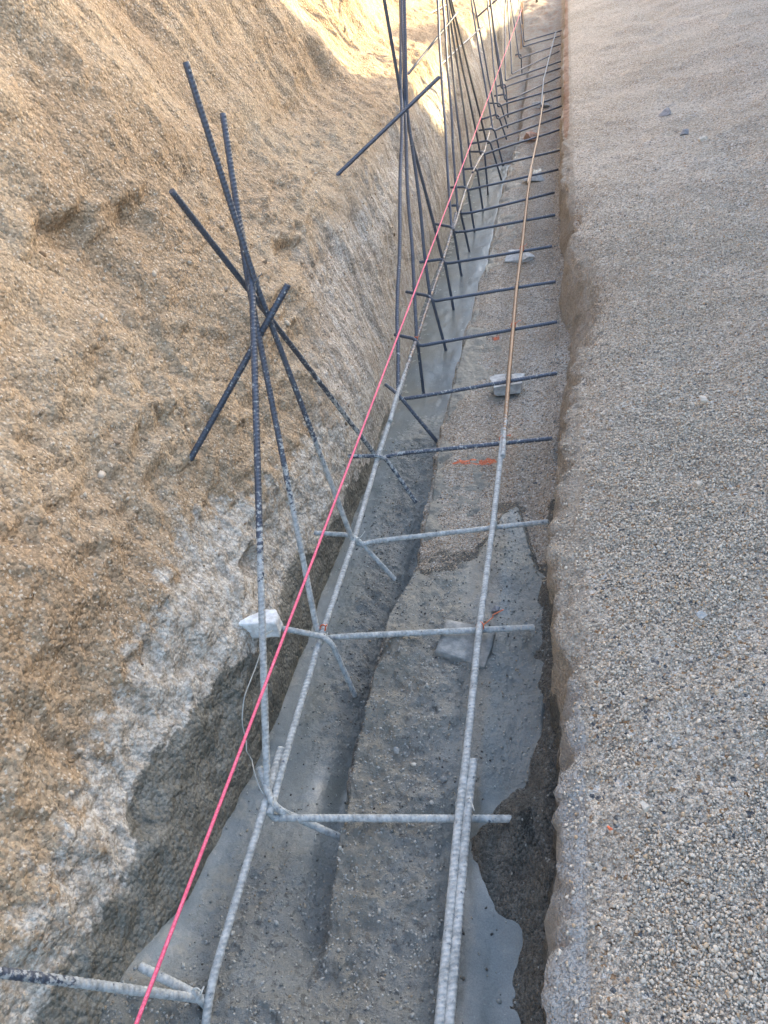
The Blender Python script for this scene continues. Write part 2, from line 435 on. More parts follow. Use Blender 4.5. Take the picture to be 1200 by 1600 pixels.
for j, x in enumerate(Xr):
    fade = math.exp(-x/.4)
    Pr[:, len(WZ)+j, 0] = x + .002 + (lx+.004*0)*fade + .004
    Pr[:, len(WZ)+j, 1] = Yr
    Pr[:, len(WZ)+j, 2] = ground_z(np.full(len(Yr), x), Yr)
Nr = grid_normals(Pr)
if Nr[50, -20, 2] < 0: Nr = -Nr
X, Y, Z = Pr[..., 0].copy(), Pr[..., 1].copy(), Pr[..., 2].copy()
wallm = 1-sstep(-.01, .05, X-lip_x(Y))*1.0
dr = .035*fbm(X*2.2, Y*2.2, Z*1.6, 4)*sstep(.0, .4, X) + .010*fbm(X*6, Y*6, Z*6, 4) + .0055*fbm(X*28, Y*28, Z*28, 3) + .009*fbm(X*12, Y*12, Z*12, 3)*sstep(.03, .2, X)
lipm = np.exp(-np.abs(X-lip_x(Y)-.02)/.05)
dr = dr + wallm*(.020*fbm(X*9, Y*9, Z*9+4, 4)+.012*fbm(X*30, Y*30, Z*30+4, 3)) + lipm*(.016*ridged(X*16, Y*13, Z*16, 4) + .008*fbm(X*45, Y*45, Z*45, 3))
dr = dr + sstep(.2, .8, X)*.055*ridged((X*1.4-Y*.55), (Y+X)*1.2, 0*X+2.2, 3)*.8
Pr = Pr + Nr*dr[..., None]
X, Y, Z = Pr[..., 0], Pr[..., 1], Pr[..., 2]
rc = np.exp(-((Y-2.95)/.75)**2)*(X < .22)*sstep(.9, .2, (X-.0)*5)
fines = np.clip(1.05-np.clip(X, 0, 9)*17, 0, 1)
fines = np.clip(np.maximum(fines, rc*.95), 0, 1)
splr = np.clip(1.1-np.clip(X-.0, 0, 9)*26, 0, 1)*(1-sstep(.9, 1.15, Y))
redr = np.clip(1-np.abs(X+.01)*25, 0, 1)*sstep(4.8, 6.0, Y)
wetr = np.clip(.6+(.06-Z)*6, 0, 1)*(1-sstep(1.7, 2.0, Y))
rg = grid_obj('ground', Pr, M_GRAV, {'fines': fines, 'splash': splr, 'red': redr, 'orange': 0*X, 'wet': wetr}, flip=True)
tagset(rg, kind='structure')

# ------------------------------------------------------------------ trench floor (gravel bench, side of the deep key)
Xf = np.concatenate([np.linspace(-1.15, -.62, 14, endpoint=False), np.linspace(-.62, .02, 110)])
Yf = steps((-4, .2, .12), (.2, 3.2, .008), (3.2, 7, .02), (7, 20, .05), (20, 28, .4))
XX, YY = np.meshgrid(Xf, Yf)
EDGE = ([-4, .44, .56, .82, .98, 1.44, 1.65, 1.87, 2.59, 3.7, 4.65, 5.1, 6.4, 7.4, 9, 12, 13],
        [-.53, -.515, -.48, -.50, -.515, -.515, -.48, -.475, -.495, -.475, -.45, -.46, -.43, -.40, -.42, -.45, -.7])
ex = np.interp(YY, *EDGE) + .018*fbm(YY*5, 0*YY+2, 0*YY, 3) + .008*fbm(XX*30, YY*30, 0*YY, 2)
zb = -.070 + .012*fbm(XX*5, YY*5, 0*XX, 3) + .006*fbm(XX*22, YY*22, 0*XX, 3)
zb = zb - .02*sstep(ex+.07, ex, XX)
zb = zb + .058*np.exp(-((XX+.112)/.026)**2-((YY-.868)/.05)**2) + .022*np.exp(-((XX+.09)/.08)**2-((YY-.80)/.13)**2)*(1+fbm(XX*25, YY*25, 0*XX, 3))
zb = zb + .03*sstep(-.10, -.045, XX + .02*fbm(YY*5, 0*YY, 0*YY+3, 3))*(1+.8*fbm(XX*12, YY*12, 0*XX, 3))
wallk = sstep(ex, ex-.045, XX)
depth = .30-.21*sstep(6.6, 7.6, YY)-.09*sstep(11.8, 12.6, YY)
zf = zb - wallk*depth + .0
rise = sstep(12.7, 14.2, YY)*.13 + .05*sstep(12.6, 13.6, YY)*(1+fbm(XX*4, YY*3, 0*XX, 3))
zf = zf + rise
Pf = np.stack([XX, YY, zf], -1)
orange = np.exp(-((XX+.345)/.085)**2-((YY-2.255)/.03)**2)*.9 + np.exp(-((XX+.33)/.03)**2-((YY-3.27)/.03)**2)*.75 + np.exp(-((XX+.28)/.03)**2-((YY-2.25)/.03)**2)*.5
wedge = .52*np.exp(-((YY-1.74)/.07)**2)*(XX > -.5)*(XX < -.28) + .72*np.exp(-((YY-2.0)/.06)**2)*np.exp(-((XX+.2)/.08)**2) + .85*np.clip(1-np.abs(XX+.05)*22, 0, 1)*(1-sstep(1.9, 2.1, YY)) + .5*(1-sstep(1.5, 1.7, YY))
wedge = wedge + .95*np.exp(-((XX+.10)/.085)**2-((YY-.83)/.12)**2)
_fy = 1.655 + .035*fbm(XX*9, 0*XX, 0*XX+2, 3) + .22*np.exp(-((XX+.215)/.075)**2) + .18*np.exp(-((XX+.165)/.05)**2) + .030*fbm(XX*24, YY*24, 0*XX+7, 4)
wedge = np.maximum(wedge, .80*sstep(.055, .02, YY-_fy)*(XX > -.5))
fl = grid_obj('trench_floor', Pf, M_FLOOR, {'fines': .35*sstep(-.5, -.6, XX)+.4*sstep(11, 13, YY)+.25, 'splash': .30*(1-sstep(1.6, 2.6, YY)), 'red': .45*sstep(5, 7, YY), 'orange': orange, 'wet': np.clip(wedge, 0, 1)}, flip=True)
tagset(fl, kind='structure')

# ------------------------------------------------------------------ wet concrete already poured
Xc = np.linspace(-1.05, .0, 210); Yc = steps((-3, .2, .1), (.2, 2.6, .005), (2.6, 7.2, .02))
XX, YY = np.meshgrid(Xc, Yc)
exc = np.interp(YY, *EDGE)
zk = np.interp(YY, [-3, .45, .60, .8, 1.0, 1.3, 2.6, 3.1, 5.3, 7.2], [.0, -.02, -.07, -.12, -.15, -.17, -.19, -.245, -.27, -.29])
# the pour drags low beside the bench and rides up on the bank
zk = zk - .05*np.exp(-((XX-exc+.035)/.045)**2)*sstep(.48, .62, YY)*(1-sstep(1.9, 2.4, YY)) + .025*sstep(-.70, -.86, XX)*(1-sstep(1.2, 2.4, YY))
lump_k = np.clip(1.0*np.exp(-((XX+.60)/.075)**2)*sstep(1.0, 1.25, YY)*(1-sstep(2.5, 2.9, YY)) + .9*np.exp(-((YY-.62)/.20)**2)*sstep(-.80, -.68, XX) + (1-sstep(.42, .5, YY)), 0, 1)
lump_k = np.maximum(lump_k, .75*np.exp(-((XX+.61)/.06)**2)*sstep(.95, 1.2, YY)*(1-sstep(1.3, 1.6, YY)))
# sheet over the near bench
def front_y(x, y):
    f = 1.655 + .035*fbm(x*9, 0*x, 0*x+2, 3)
    f = f + .22*np.exp(-((x+.215)/.075)**2) + .18*np.exp(-((x+.165)/.05)**2)
    return f + .030*fbm(x*24, y*24, 0*x+7, 4)
front = front_y(XX, YY)
m = sstep(.035, -.03, YY-front)
m = m*(1-sstep(-.072, -.045, XX+.025*fbm(YY*6, 0*YY, XX*3, 4)+.008*fbm(YY*40, XX*40, XX*3, 3)))
dg = ((XX+.075)/.065)**2 + ((YY-.84)/.095)**2 + .8*fbm(XX*14, YY*14, 0*XX, 3)
m = m*sstep(.5, 1.6, dg + .5*fbm(XX*45, YY*45, 0*XX, 3))
lump_b = sstep(-.20, -.30, XX + .05*fbm(XX*5, YY*5, 0*XX, 2))*(1-sstep(1.35, 1.55, YY))
lump_b = np.maximum(lump_b, .35*sstep(.9, 1.0, YY)*(1-sstep(1.4, 1.6, YY)))
lump_b = np.maximum(lump_b, .7*sstep(-.24, -.32, XX+.05*fbm(XX*7, YY*7, 0*XX, 3))*sstep(1.3, 1.45, YY))
lump_b = np.maximum(lump_b, .22*(YY > 1.2)+0*YY)
lump_b = np.maximum(lump_b, (1-sstep(.40, .47, YY))*.7)
zs = -.052 + .014*fbm(XX*4, YY*4, 0*XX, 2) + lump_b*(.030*fbm(XX*9, YY*9, 0*XX+5, 4)+.010) - .010*sstep(-.2, -.12, XX)
zs = zs - .034*(1-m) + (1-m)*m*.05*fbm(XX*40, YY*40, 0*XX, 3)
zs = zs + .04*np.exp(-((YY-.40)/.09)**2)*np.exp(-((XX+.45)/.25)**2)
onb = sstep(-.012, .014, XX-exc-.008*fbm(YY*14, XX*14, 0*XX, 3))
lump = lump_k*(1-onb) + lump_b*onb
zc = zk*(1-onb) + zs*onb
zc = zc + lump*(.016*fbm(XX*20, YY*20, 0*XX, 4)+.009*fbm(XX*55, YY*55, 0*XX, 3)) + .0015*fbm(XX*25, YY*25, 0*XX, 2)
earth = onb*(.35*lump_b + .45*np.exp(-((XX-exc-.05)/.05)**2)*sstep(.5, .8, YY)) + .60*onb*sstep(1.35, 1.60, YY)*sstep(-.20, -.30, XX) + .12*onb + .3*(1-onb)*lump_k*(YY < 1.0) + .42*(1-onb)*sstep(-.66, -.78, XX)
conc = grid_obj('wet_concrete', np.stack([XX, YY, zc], -1), M_CONC, {'lumpy': np.clip(lump, 0, 1), 'earth': np.clip(earth, 0, 1)}, flip=True)
tagset(conc, kind='structure')
Pc = np.stack([XX, YY, zc], -1)

# ------------------------------------------------------------------ ground far beyond the site (ring round the modelled part)
ring = []
RX = [-600, -11.9, 13.9, 600]; RY = [-600, -3.9, 23.8, 900]
rv = []; rf = []
for i in range(3):
    for j in range(3):
        if i == 1 and j == 1: continue
        n0 = len(rv)
        zl = 3.2 if i == 0 else .2
        rv += [(RX[i], RY[j], zl), (RX[i+1], RY[j], zl if i != 0 else 3.25), (RX[i+1], RY[j+1], zl if i != 0 else 3.25), (RX[i], RY[j+1], zl)]
        rf.append((n0, n0+1, n0+2, n0+3))
z0 = np.zeros(len(rv))
tagset(raw_mesh('terrain', rv, rf, M_GRAV, {k: z0+(.5 if k == 'fines' else 0) for k in ('fines', 'splash', 'red', 'orange', 'wet')}, smooth=False), kind='structure')

# ------------------------------------------------------------------ loose grains
_phi = (1+5**.5)/2
ICO = np.array([(-1, _phi, 0), (1, _phi, 0), (-1, -_phi, 0), (1, -_phi, 0), (0, -1, _phi), (0, 1, _phi), (0, -1, -_phi), (0, 1, -_phi), (_phi, 0, -1), (_phi, 0, 1), (-_phi, 0, -1), (-_phi, 0, 1)])/np.sqrt(1+_phi**2)
ICF = np.array([(0, 11, 5), (0, 5, 1), (0, 1, 7), (0, 7, 10), (0, 10, 11), (1, 5, 9), (5, 11, 4), (11, 10, 2), (10, 7, 6), (7, 1, 8), (3, 9, 4), (3, 4, 2), (3, 2, 6), (3, 6, 8), (3, 8, 9), (4, 9, 5), (2, 4, 11), (6, 2, 10), (8, 6, 7), (9, 8, 1)])
rs = np.random.RandomState(3)
def pebbles(name, pts, size, mat, sink=.15):
    n = len(pts)
    q = rs.randn(n, 4); q /= np.linalg.norm(q, axis=1, keepdims=True)
    a, b_, c, d_ = q.T
    R = np.stack([1-2*(c*c+d_*d_), 2*(b_*c-a*d_), 2*(b_*d_+a*c), 2*(b_*c+a*d_), 1-2*(b_*b_+d_*d_), 2*(c*d_-a*b_), 2*(b_*d_-a*c), 2*(c*d_+a*b_), 1-2*(b_*b_+c*c)], -1).reshape(n, 3, 3)
    sc = np.stack([rs.uniform(.8, 1.25, n), rs.uniform(.65, 1.1, n), rs.uniform(.5, .9, n)], -1)
    V = ICO[None]*sc[:, None, :]*(1+.22*rs.randn(n, 12, 1))
    V = np.einsum('nij,nkj->nki', R, V)*size[:, None, None]*.5 + pts[:, None, :]
    V[:, :, 2] += (size*(.5-sink)*.6)[:, None]
    F = (ICF[None]+12*np.arange(n)[:, None, None]).reshape(-1, 3)
    t = np.repeat(rs.rand(n), 12)
    o = raw_mesh(name, V.reshape(-1, 3), F, mat, {'tint': t}, smooth=False)
    return o
def scatter(P, N, u0, u1, v0, v1, wfun):
    u = rs.uniform(u0, u1, N); v = rs.uniform(v0, v1, N)
    p = sample_grid(P, u, v); keep = rs.rand(N) < wfun(p)
    return p[keep]
def idx_of(arr, val): return float(np.searchsorted(arr, val))
# right side gravel
n0 = len(WZ)
def uni(P, N, ylo, yhi, xlo, xhi, Yarr, Xarr, joff=0):
    y = ylo + (yhi-ylo)*rs.rand(N)**1.5; x = rs.uniform(xlo, xhi, N)
    u = np.interp(y, Yarr, np.arange(len(Yarr))); v = np.interp(x, Xarr, np.arange(len(Xarr)))+joff
    return sample_grid(P, u, v)
p = uni(Pr, 190000, .30, 4.6, .0, .95, Yr, Xr, n0)
ok = (p[:, 0] < .12+.24*p[:, 1]+.05) & (rs.rand(len(p)) < np.clip((p[:, 0]-.005)*10, .30, 1)) 
ok &= rs.rand(len(p)) > sstep(2.2, 4.5, p[:, 1])
ok &= rs.rand(len(p)) < (.35+.65*(fbm(p[:, 0]*5, p[:, 1]*5, 0*p[:, 0], 3) > -.15))
p = p[ok]
tagset(pebbles('gravel', p, rs.uniform(.0026, .0068, len(p))*(1+.6*(rs.rand(len(p)) > .96)), M_PEB, rs.uniform(-.5, .35, len(p))), kind='stuff')
# bench gravel
p = uni(Pf, 15000, 1.62, 6.0, -.5, -.04, Yf, Xf)
sel = rs.rand(len(p)) < .8
tagset(pebbles('bench_gravel', p[sel], rs.uniform(.0025, .0055, sel.sum()), M_PEBT), kind='stuff')
# crumbs on the bank
u = np.interp(rs.uniform(.3, 3.2, 26000)**1.0, Yb, np.arange(len(Yb))); v = rs.uniform(28, 200, 26000)
p = sample_grid(Pb, u, v)
ok = (p[:, 2] > np.interp(p[:, 1], *SPL_TOP)-.12+.12*rs.rand(len(p))) & (fbm(p[:, 0]*6, p[:, 1]*6, p[:, 2]*6, 3)+.1 > rs.rand(len(p))*.6-.15)
p = p[ok]
tagset(pebbles('soil_crumbs', p, rs.uniform(.002, .005, len(p))*(1+1.2*(rs.rand(len(p)) > .98)), M_PEBT, .3), kind='stuff')
# clods that rolled down the bank
u = np.interp(rs.uniform(.3, 4.5, 900), Yb, np.arange(len(Yb))); v = rs.uniform(28, 230, 900)
p = sample_grid(Pb, u, v); p = p[p[:, 2] > np.interp(p[:, 1], *SPL_TOP)-.1]
tagset(pebbles('loose_clods', p, rs.uniform(.006, .012, len(p))*(1+1.0*(rs.rand(len(p)) > .94)), M_PEBT, .35), kind='stuff')
# crumbs fallen along the foot of the right wall
yy = .35+6.65*rs.rand(2600)**.6; pf = np.stack([-.045-.09*rs.rand(2600)**2.2, yy, 0*yy], -1)
pf[:, 2] = sample_grid(Pf, np.interp(yy, Yf, np.arange(len(Yf))), np.interp(pf[:, 0], Xf, np.arange(len(Xf))))[:, 2]
tagset(pebbles('fallen_crumbs', pf, rs.uniform(.003, .0075, len(pf))*(1+1.0*(rs.rand(len(pf)) > .97)), M_PEBC, .3), kind='stuff')
M_PEBD = mat_pebble('dark crumbs', (.035, .032, .028), (.10, .095, .085), rough=.6)
u = np.interp(np.concatenate([rs.normal(1.95, .28, 420), rs.uniform(.5, 2.6, 420)]), Yc, np.arange(len(Yc))); v = rs.uniform(60, 200, 840)
p = sample_grid(Pc, u, v)
tagset(pebbles('dark_crumbs', p, rs.uniform(.003, .0075, len(p)), M_PEBD, .3), kind='stuff')
# aggregate lying in the concrete
u = np.interp(rs.uniform(.3, 2.6, 26000), Yc, np.arange(len(Yc))); v = rs.uniform(40, 205, 26000)
lp = sample_grid(lump[..., None]*np.ones(3), u, v)[:, 0]; mm = sample_grid(((1-onb)+onb*m)[..., None]*np.ones(3), u, v)[:, 0]
p = sample_grid(Pc, u, v)
ok = (rs.rand(len(p)) < lp*.62+.03) & (mm > .6)
p = p[ok]
tagset(pebbles('concrete_aggregate', p, rs.uniform(.003, .008, len(p))*(1+.6*(rs.rand(len(p)) > .96)), M_PEBC, .35), kind='stuff')

# ------------------------------------------------------------------ rebar builder
def smooth_path(pts, r=.03, n=5):
    """straight runs joined by small bend radii"""
    pts = [np.array(p, float) for p in pts]; out = [pts[0]]
    for i in range(1, len(pts)-1):
        a, b, c = pts[i-1], pts[i], pts[i+1]
        da = a-b; la = np.linalg.norm(da); dc = c-b; lc = np.linalg.norm(dc)
        rr = min(r, la*.45, lc*.45)
        p0 = b+da/la*rr; p1 = b+dc/lc*rr
        for k in range(n+1):
            t = k/n; out.append((1-t)**2*p0+2*t*(1-t)*b+t*t*p1)
    out.append(pts[-1]); return out
def bar_mesh(name, pts, rad=.0078, cement=None, rust=None, ribs=True, rib=.0105, sides=10, bend=.03, mat=None, parent=None, wobble=.0, seed=0):
    path = np.array(smooth_path(pts, bend))
    seg = np.linalg.norm(np.diff(path, axis=0), axis=1); L = np.concatenate([[0], np.cumsum(seg)])
    if ribs:
        s = []
        k = 0; x = 0.0
        while x < L[-1]:
            s += [(x, 0), (x+rib*.55, 0), (x+rib*.66, 1), (x+rib*.84, 1)]; x += rib
        s = [q for q in s if q[0] <= L[-1]]+[(L[-1], 0)]
    else:
        n = max(2, int(L[-1]/(.05 if L[-1] > .3 else .004))); s = [(x, 0) for x in np.linspace(0, L[-1], n)]
        s = sorted(s+[(x, 0) for x in L[1:-1]])
    sv = np.array([q[0] for q in s]); rb = np.array([q[1] for q in s], float)
    P = np.stack([np.interp(sv, L, path[:, i]) for i in range(3)], -1)
    if wobble:
        e = np.sin(np.pi*sv/L[-1])
        P[:, 0] += wobble*e*vnoise(sv*3, seed, 1); P[:, 1] += wobble*e*vnoise(sv*3, seed, 7)
    T = np.gradient(P, axis=0); T /= np.linalg.norm(T, axis=1, keepdims=True)+1e-12
    ref = np.array([0.31, .27, .91]); 
    if abs(T[0]@ref) > .9: ref = np.array([.9, -.3, .1])
    V = []; U = ref-T[0]*(ref@T[0]); U /= np.linalg.norm(U)
    ang = np.arange(sides)/sides*2*np.pi
    for i in range(len(P)):
        U = U-T[i]*(U@T[i]); U /= np.linalg.norm(U); W = np.cross(T[i], U)
        cc, ss = np.cos(ang), np.sin(ang)
        prof = np.abs(cc)**.5                                  # ribs fade at the two long seams
        rr = rad*(1+rb[i]*.10*prof + .07*(np.abs(ss) > .93))
        off = (rib*.30*ss)[:, None]*T[i] if ribs and 0 < i < len(P)-1 else 0
        V.append(P[i]+rr[:, None]*(cc[:, None]*U+ss[:, None]*W)+off)
    V = np.concatenate(V); n = len(P)
    idx = np.arange(n*sides).reshape(n, sides)
    F = np.stack([idx[:-1], np.roll(idx[:-1], -1, 1), np.roll(idx[1:], -1, 1), idx[1:]], -1).reshape(-1, 4)
    V = np.concatenate([V, [P[0], P[-1]]]); c0, c1 = len(V)-2, len(V)-1
    caps = [(c0, idx[0][(k+1) % sides], idx[0][k], c0) for k in range(sides)]
    me_f = F.tolist()+[list(c[:3]) for c in caps]+[[c1, idx[-1][k], idx[-1][(k+1) % sides]] for k in range(sides)]
    me = bpy.data.meshes.new(name); me.from_pydata(V.tolist(), [], me_f); me.update()
    me.polygons.foreach_set('use_smooth', [len(f) == 4 for f in me_f])
    z = np.zeros(len(V))
    for a, fn in (('cement', cement), ('rust', rust)):
        arr = z if fn is None else np.clip(fn(V), 0, 1)
        at = me.attributes.new(a, 'FLOAT', 'POINT'); at.data.foreach_set('value', arr.astype(np.float32))
    me.materials.append(mat or M_BAR)
    o = bpy.data.objects.new(name, me); C.objects.link(o)
    if parent is not None: o.parent = parent
    return o
def cem_near(V):       # cement slurry: everything low down near the pour, fading up and along
    return 1.0*(1-sstep(1.78, 2.35, V[:, 1]))*(1-sstep(.18, .50, V[:, 2])) + .22*(1-sstep(2.6, 3.4, V[:, 1]))*(1-sstep(.45, .9, V[:, 2]))
def tie_loop(parent, p, size=.016, mat=M_WIRE, tail=.02, seed=0, name='tie_wire', rad=.0014):
    r = random.Random(seed)
    p = np.array(p); pts = []
    tilt = r.uniform(-.6, .6)
    for k in range(22):
        a = k/21*4.2*math.pi
        v = np.array([math.cos(a)*size*.9, math.sin(a)*size*(.6+.2*math.cos(a)), math.sin(a)*size*.9+k*.0002])
        v[0], v[1] = v[0]*math.cos(tilt)-v[1]*math.sin(tilt), v[0]*math.sin(tilt)+v[1]*math.cos(tilt)
        pts.append(p+v)
    q = pts[-1]
    for k in range(1, 5): pts.append(q+np.array([tail*k/4*r.uniform(.5, 1), -tail*k/4*r.uniform(-.6, 1), tail*k/4*.6]))
    return bar_mesh(name, pts, rad=rad, ribs=False, sides=5, bend=.002, mat=mat, parent=parent)

# ------------------------------------------------------------------ L-shaped bars: tall leg + cross leg (measured positions)
LBARS = [
 ((-0.644,0.8,0),(-0.120,0.862,-.022),[(-0.672,0.81,.03),(-0.799,1.79,.817),(-0.864,1.98,.982)]),
 ((-0.661,1.331,0),(-0.093,1.392,0),[(-0.688,1.326,.03),(-0.815,1.81,.819),(-0.862,2.04,1.188)]),
 ((-0.657,1.725,0),(-0.065,1.831,0),[(-0.659,1.712,.03),(-0.794,1.81,.824),(-0.852,1.88,1.328)]),
 ((-0.675,2.212,0),(-0.062,2.294,0),[(-0.674,2.184,.03),(-0.834,1.85,.788),(-0.896,1.71,1.097)]),
 ((-0.672,2.608,0),(-0.049,2.768,0),[(-0.683,2.623,.03),(-0.769,3.95,.824),(-0.86,4.975,1.441)]),
 ((-0.665,3.081,0),(-0.053,3.241,0),[(-0.675,3.092,.03),(-0.765,3.98,.798),(-0.82,4.914,1.6)]),
 ((-0.656,3.577,0),(-0.064,3.703,0),[(-0.685,3.575,.03),(-0.755,4.0,.799),(-0.739,4.473,1.6)]),
 ((-0.662,4.075,0),(-0.089,4.197,0),[(-0.679,4.094,.03),(-0.785,4.04,.817),(-0.814,4.004,1.6)]),
 ((-0.668,4.558,0),(-0.078,4.718,0),[(-0.7,4.625,.03),(-0.923,6.771,1.65)]),
 ((-0.669,4.887,0),(-0.087,5.163,0),[(-0.693,4.99,.03),(-0.878,6.625,1.65)]),
 ((-0.674,5.428,0),(-0.067,5.683,0),[(-0.708,5.439,.03),(-0.837,6.404,1.65)]),
 ((-0.661,5.909,0),(-0.062,6.192,0),[(-0.701,5.913,.03),(-0.834,6.178,1.65)]),
 ((-0.641,6.345,0),(-0.052,6.843,0),[(-0.686,6.319,.03),(-0.827,5.971,1.65)]),
 ((-0.625,6.712,0),(-0.054,7.302,0),[(-0.653,6.638,.03),(-0.838,5.812,1.65)]),
 ((-0.613,7.118,0),(-0.056,7.709,0),[(-0.628,7.058,.03),(-0.994,8.851,1.65)]),
 ((-0.617,7.577,0),(-0.058,8.156,0),[(-0.626,7.488,.03),(-0.972,8.525,1.65)]),
 ((-0.641,8.101,0),(-0.06,8.555,0),[(-0.651,8.009,.03),(-0.922,10.385,1.65)]),
 ((-0.554,8.277,0),(-0.063,9.165,0),[(-0.646,8.387,.03),(-0.907,10.014,1.65)]),
 ((-0.661,8.981,0),(-0.066,9.656,0),[(-0.666,8.881,.03),(-0.86,9.472,1.65)]),
 ((-0.653,9.398,0),(-0.075,10.073,0),[(-0.661,9.335,.03),(-0.762,12.779,1.65)]),
 ((-0.59,9.766,0),(-0.094,10.814,0),[(-0.612,9.675,.03),(-0.788,12.206,1.65)]),
 ((-0.542,10.752,0),(-0.082,11.356,0),[(-0.591,10.683,.03),(-0.894,12.57,1.65)]),
 ((-0.541,11.652,0),(-0.086,12.084,0),[(-0.586,11.581,.03),(-0.803,13.857,1.65)]),
 ((-0.542,12.098,0),(-0.08,12.566,0),[(-0.589,12.03,.03),(-0.756,13.047,1.65)]),
]
ORD = ['first', 'second', 'third', 'fourth', 'fifth', 'sixth', 'seventh', 'eighth', 'ninth', 'tenth', 'eleventh', 'twelfth', 'thirteenth', 'fourteenth', 'fifteenth', 'sixteenth', 'seventeenth', 'eighteenth', 'nineteenth', 'twentieth', 'twenty-first', 'twenty-second', 'twenty-third', 'twenty-fourth']
G_L = 'L-shaped bars standing along the left side of the trench'
LLAB = {0: 'nearest L-shaped rebar with a cross leg, tall leg passing in front of the white block',
        1: 'L-shaped rebar coated pale grey, cross leg lying over the cement-covered slab spacer',
        2: 'cement-coated L-shaped rebar whose top end is the highest of the nearest bundle',
        3: 'L-shaped rebar beside the orange paint mark, tall leg leaning left to the lowest top end',
        4: 'dark L-shaped rebar whose cross leg rests on the white concrete chunk by the fifth crossing'}
for k, (a, b_, up) in enumerate(LBARS):
    base = np.array(up[0]); a = np.array(a)
    corner = (base+a)/2; corner[2] = -.004 if k else -.012
    pts = [up[-1]]+list(reversed(up[1:-1]))+[tuple(corner*.999)]
    cross = [tuple(np.array(a)*np.array([1, 1, 1])), b_]
    path = [np.array(q, float) for q in pts[:-1]]+[corner, np.array(b_, float)]
    # bow the cross leg to its measured left end
    mid = a+(np.array(b_)-a)*.12
    path = path[:-1]+[mid, np.array(b_, float)]
    o = bar_mesh('rebar', path, rad=.0078 if k < 9 else .0080, cement=cem_near, rust=None if k > 3 else (lambda V: .15+0*V[:, 0]), ribs=k < 9, sides=10 if k < 9 else 6, bend=.032, wobble=.006 if k > 3 else 0, seed=k)
    tagset(o, LLAB.get(k, 'dark L-shaped rebar, %s one counted from the near end of the trench' % ORD[k]), 'rebar', G_L)
    if k in (0, 2): tie_loop(o, up[1], .011, M_WIRE, .03, k)
# the bar nearest the camera, leaning out over the bank
o = bar_mesh('rebar', [(-.672, .455, -.06), (-.678, .432, .018), (-.859, .333, .33), (-1.16, .16, .86)], rad=.0078, bend=.012,
             cement=lambda V: 1.1-sstep(-.72, -.86, V[:, 0])*.75-sstep(-.86, -1.0, V[:, 0])*.35, rust=lambda V: .35+0*V[:, 0])
tagset(o, 'thick rebar entering from the left border at the bottom, dark with pale end', 'rebar')

# short hooked bars: a leg to the bank, a leg down into the concrete
HOOKS = [
 (0,(-0.692,0.893,.045),(-0.64,0.813,.02),(-0.526,0.833,-.112)),
 (1,(-0.785,1.285,.092),(-0.63,1.303,.03),(-0.589,1.273,-.175)),
 (2,(-0.788,1.74,.03),(-0.657,1.73,.03),(-0.544,1.7,-.129)),
 (3,(-0.773,2.168,.03),(-0.642,2.167,.03),(-0.546,2.137,-.159)),
 (4,(-0.732,2.685,.03),(-0.666,2.601,.03),(-0.519,2.571,-.197)),
 (5,(-0.777,3.151,.03),(-0.663,3.09,.03),(-0.663,3.06,-.318)),
 (6,(-0.804,3.645,.03),(-0.664,3.563,.03),(-0.62,3.533,-.226)),
 (7,(-0.798,4.046,.03),(-0.662,4.071,.03),(-0.633,4.041,-.28)),
 (8,(-0.793,4.675,.03),(-0.672,4.583,.03),(-0.645,4.553,-.257)),
 (9,(-0.754,5.009,.03),(-0.684,5.013,.03),(-0.634,4.983,-.297)),
 (10,(-0.809,5.432,.03),(-0.668,5.395,.03),(-0.638,5.365,-.275)),
 (11,(-0.741,5.845,.03),(-0.644,5.856,.03),(-0.616,5.826,-.315)),
 (12,(-0.738,6.343,.03),(-0.624,6.29,.03),(-0.617,6.26,-.256)),
 (13,(-0.767,6.592,.03),(-0.612,6.639,.03),(-0.54,6.609,-.249)),
 (14,(-0.733,7.024,.03),(-0.605,7.046,.03),(-0.55,7.016,-.244)),
 (15,(-0.752,7.436,.03),(-0.61,7.58,.03),(-0.53,7.55,-.223)),
 (16,(-0.725,8.113,.03),(-0.615,8.015,.03),(-0.544,7.985,-.228)),
 (17,(-0.705,8.427,.03),(-0.587,8.44,.03),(-0.578,8.41,-.177)),
 (18,(-0.714,8.916,.03),(-0.627,8.989,.03),(-0.616,8.959,-.17)),
 (21,(-0.62,10.804,.03),(-0.552,10.837,.03),(-0.546,10.807,-.23)),
]
HLAB = {0: 'short curved hook bar at the nearest joint, dipping into grey concrete, coated pale',
        1: 'short hooked bar joined to the white block, its end dipping down into the concrete',
        2: 'pale cement-coated hook bar, its diagonal leg over the pitted concrete',
        3: 'spotted hook bar at the joint left of the orange paint mark',
        4: 'dark diagonal hook bar pointing at the edge of the gravel bench'}
for k, a, b_, c in HOOKS:
    a, b_, c = map(np.array, (a, b_, c))
    foot = c + (c-b_)/np.linalg.norm(c-b_)*(.0 if k in (1, 2, 3, 4) else .03)
    o = bar_mesh('hook_bar', [a, b_, foot], rad=.0075, cement=cem_near, ribs=k < 9, sides=10 if k < 9 else 6, bend=.035)
    tagset(o, HLAB.get(k, 'dark hook bar dipping down at the %s crossing counted from the near end' % ORD[k]), 'hook bar', 'short hooked bars dipping into the deep side of the trench')
o = bar_mesh('hook_bar', [(-.782, .456, .06), (-.675, .437, .022), (-.64, .43, -.10)], rad=.0078, cement=lambda V: 1.2+0*V[:, 0], bend=.02)
tagset(o, 'pale stub of a hook bar at the bottom border under the pink string', 'hook bar', 'short hooked bars dipping into the deep side of the trench')
tie_loop(o, (-.672, .437, .02), .011, M_WIREC, .012, 5)

